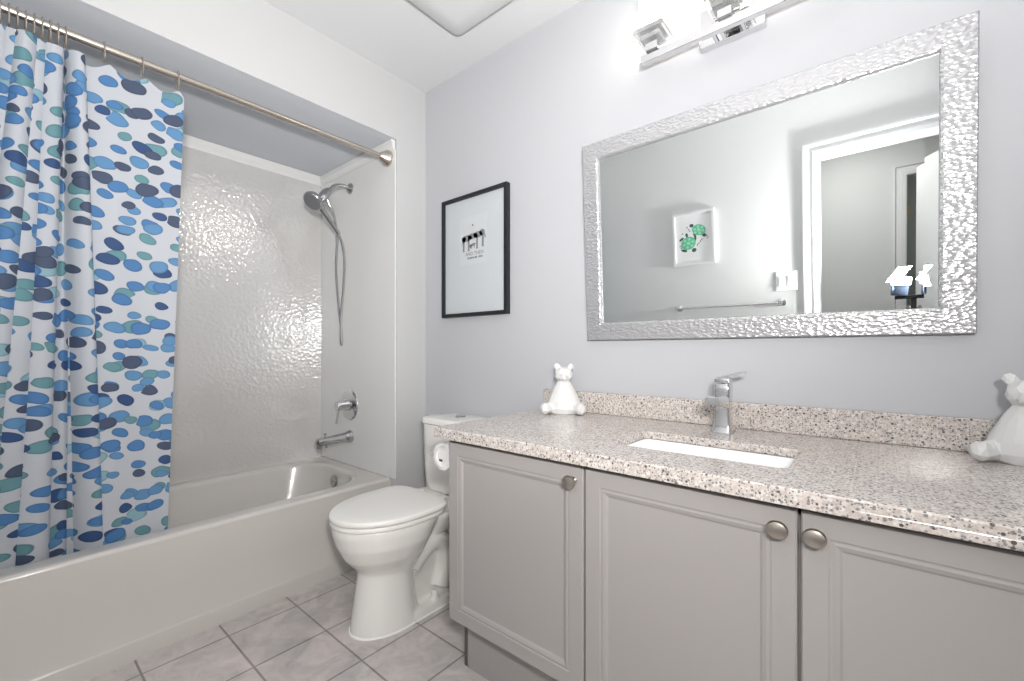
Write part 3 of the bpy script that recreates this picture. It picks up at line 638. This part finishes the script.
def lettering(name, body, size, loc, mat, par):
    cu = bpy.data.curves.new(name, 'FONT'); cu.body = body; cu.size = size; cu.align_x = 'CENTER'; cu.extrude = .0003
    o = bpy.data.objects.new('tmp', cu); COL.objects.link(o); dg = bpy.context.evaluated_depsgraph_get()
    bm = bmesh.new(); bm.from_mesh(o.evaluated_get(dg).to_mesh()); bpy.data.objects.remove(o)
    bm.transform(Matrix.Translation(loc) @ Matrix.Rotation(PI/2, 4, 'X')); return obj(name, bm, mat, par, smooth=False)
lettering('printed_title', 'AND THEN', .024, (.389, -.0163, 1.506), M['ink'], sheet)
b = BM()
x = .342
for k, wl in enumerate((5, 4, 6, 4, 5, 3, 6, 5, 0, 5, 4, 6)):
    if wl: poly(b, [(x, -.016, 1.489), (x+wl*.0013, -.016, 1.489), (x+wl*.0013, -.016, 1.498), (x, -.016, 1.498)], (0, -.0006, 0))
    x += .0085
obj('printed_caption', b, M['ink'], sheet, smooth=False)

pt = thing('picture_frame', 'white framed print of two green turtles on the wall facing the mirror', 'picture', (.90, YF, 1.47))
b, R = pic_frame(.765, 1.043, 1.472, 1.833, .016, .022, YF, 1); obj('frame', b, M['trim'], pt, smooth=False)
b = BM(); loft(b, [R(.0155, .004), R(.0155, .011)]); pp = obj('print', b, simple('print_paper', (.78, .78, .79), .6, var=.004), pt, smooth=False)
y = YF+.0111
# seen from the room the print runs left to right with -X
M['ltgreen'] = simple('turtle_plate', (.30, .68, .47), .6)
for sc, rx, rz, rot, flips in (((.868, 1.625), .050, .044, .3, [oval(.822, 1.658, .019, .008, .6, 12), oval(.858, 1.681, .009, .016, .2, 12), oval(.911, 1.645, .010, .024, -.3, 12), oval(.838, 1.578, .022, .009, -.3, 12), oval(.905, 1.574, .016, .014, .2, 12)]),
                               ((.940, 1.706), .047, .036, -.35, [oval(.892, 1.742, .014, .012, 0, 12), oval(.912, 1.674, .008, .018, .4, 12), oval(.972, 1.668, .012, .016, .7, 12)])):
    tu = art('turtle_drawing', [oval(*sc, rx, rz, rot, 24)], y, 1, M['green'], pp)
    art('flippers', flips, y-.0003, 1, M['dkgreen'], tu, .0007)
    pl_ = [oval(sc[0], sc[1], .014, .012, rot, 6)]
    for k in range(6):
        a = rot+k*PI/3; pl_.append(oval(sc[0]+rx*.62*math.cos(a), sc[1]+rz*.62*math.sin(a), .010, .009, a, 6))
    art('shell_plates', pl_, y+.0007, 1, M['ltgreen'], tu, .0005)
lf = [oval(cx_, cz_, .007, .003, random.uniform(.5, 2.2), 10) for cx_, cz_ in ((.862, 1.733), (.872, 1.718), (.880, 1.706), (.812, 1.612), (.818, 1.598), (.928, 1.606), (.938, 1.616), (.948, 1.628), (.958, 1.640), (.990, 1.660), (.996, 1.646), (.830, 1.695))]
art('leaf_pattern', lf, y, 1, M['dkgreen'], pp)

# ------------------------------------------------------------------ front wall fittings seen in the mirror
tb = thing('towel_bar', 'chrome towel bar on the wall facing the mirror', 'towel bar', (1.105, YF, 1.175))
b = BM(); cyl(b, (.79, YF+.06, 1.175), (1.42, YF+.06, 1.175), .008); obj('bar', b, M['chrome'], tb)
for x in (.79, 1.42):
    b = BM(); lathe(b, [(0, .024), (.006, .024), (.012, .012), (.05, .011), (.06, .014), (.07, .011)], (x, YF+.0005, 1.175), (0, 1, 0)); obj('mount', b, M['chrome'], tb)
sw = thing('light_switch', 'white double light switch beside the doorway', 'light switch', (1.449, YF, 1.306))
b = BM(); box(b, 1.392, 1.506, YF+.0005, YF+.008, 1.247, 1.365, .003); obj('plate', b, M['white'], sw, smooth=False)
for x, tl in ((1.426, .06), (1.472, -.06)):
    b = BM(); box(b, -.017, .017, -.004, .004, -.033, .033, .001, mat=Matrix.Translation((x, YF+.010, 1.306)) @ Matrix.Rotation(tl, 4, 'X')); obj('rocker', b, M['trim'], sw, smooth=False)

# ------------------------------------------------------------------ the photographer's flash stand (shows in the mirror)
fs = thing('flash_stand', 'light stand with two glowing photo flash heads near the doorway', 'photo light', (2.025, -1.58, 0))
b = BM(); cyl(b, (2.025, -1.60, .30), (2.025, -1.60, 1.16), .011); lathe(b, [(0, .018), (.05, .018)], (2.025, -1.60, .62), (0, 0, 1)); obj('pole', b, M['black'], fs)
for k in range(3):
    a = k*2*PI/3+.5; b = BM(); cyl(b, (2.025, -1.60, .62), (2.025+.10*math.cos(a), -1.60+.10*math.sin(a), .012), .009); ell(b, (2.025+.10*math.cos(a), -1.60+.10*math.sin(a), .011), (.011, .011, .011), 2); obj('leg', b, M['black'], fs)
b = BM(); box(b, 1.95, 2.10, -1.61, -1.59, 1.155, 1.175, .003); obj('bracket', b, M['black'], fs)
FLB = simple('flash_body', (.05, .07, .11), .3)
for x, tl in ((1.965, .12), (2.085, 0)):
    R_ = Matrix.Translation((x, -1.565, 1.175)) @ Matrix.Rotation(tl, 4, 'Y')
    b = BM(); box(b, -.033, .033, -.045, .03, 0, .052, .006, mat=R_); hd_ = obj('flash_head', b, FLB, fs)
    b = BM(); box(b, -.040, .040, -.05, .038, .053, .098, .008, mat=R_); obj('flash_window', b, M['flash'], hd_)
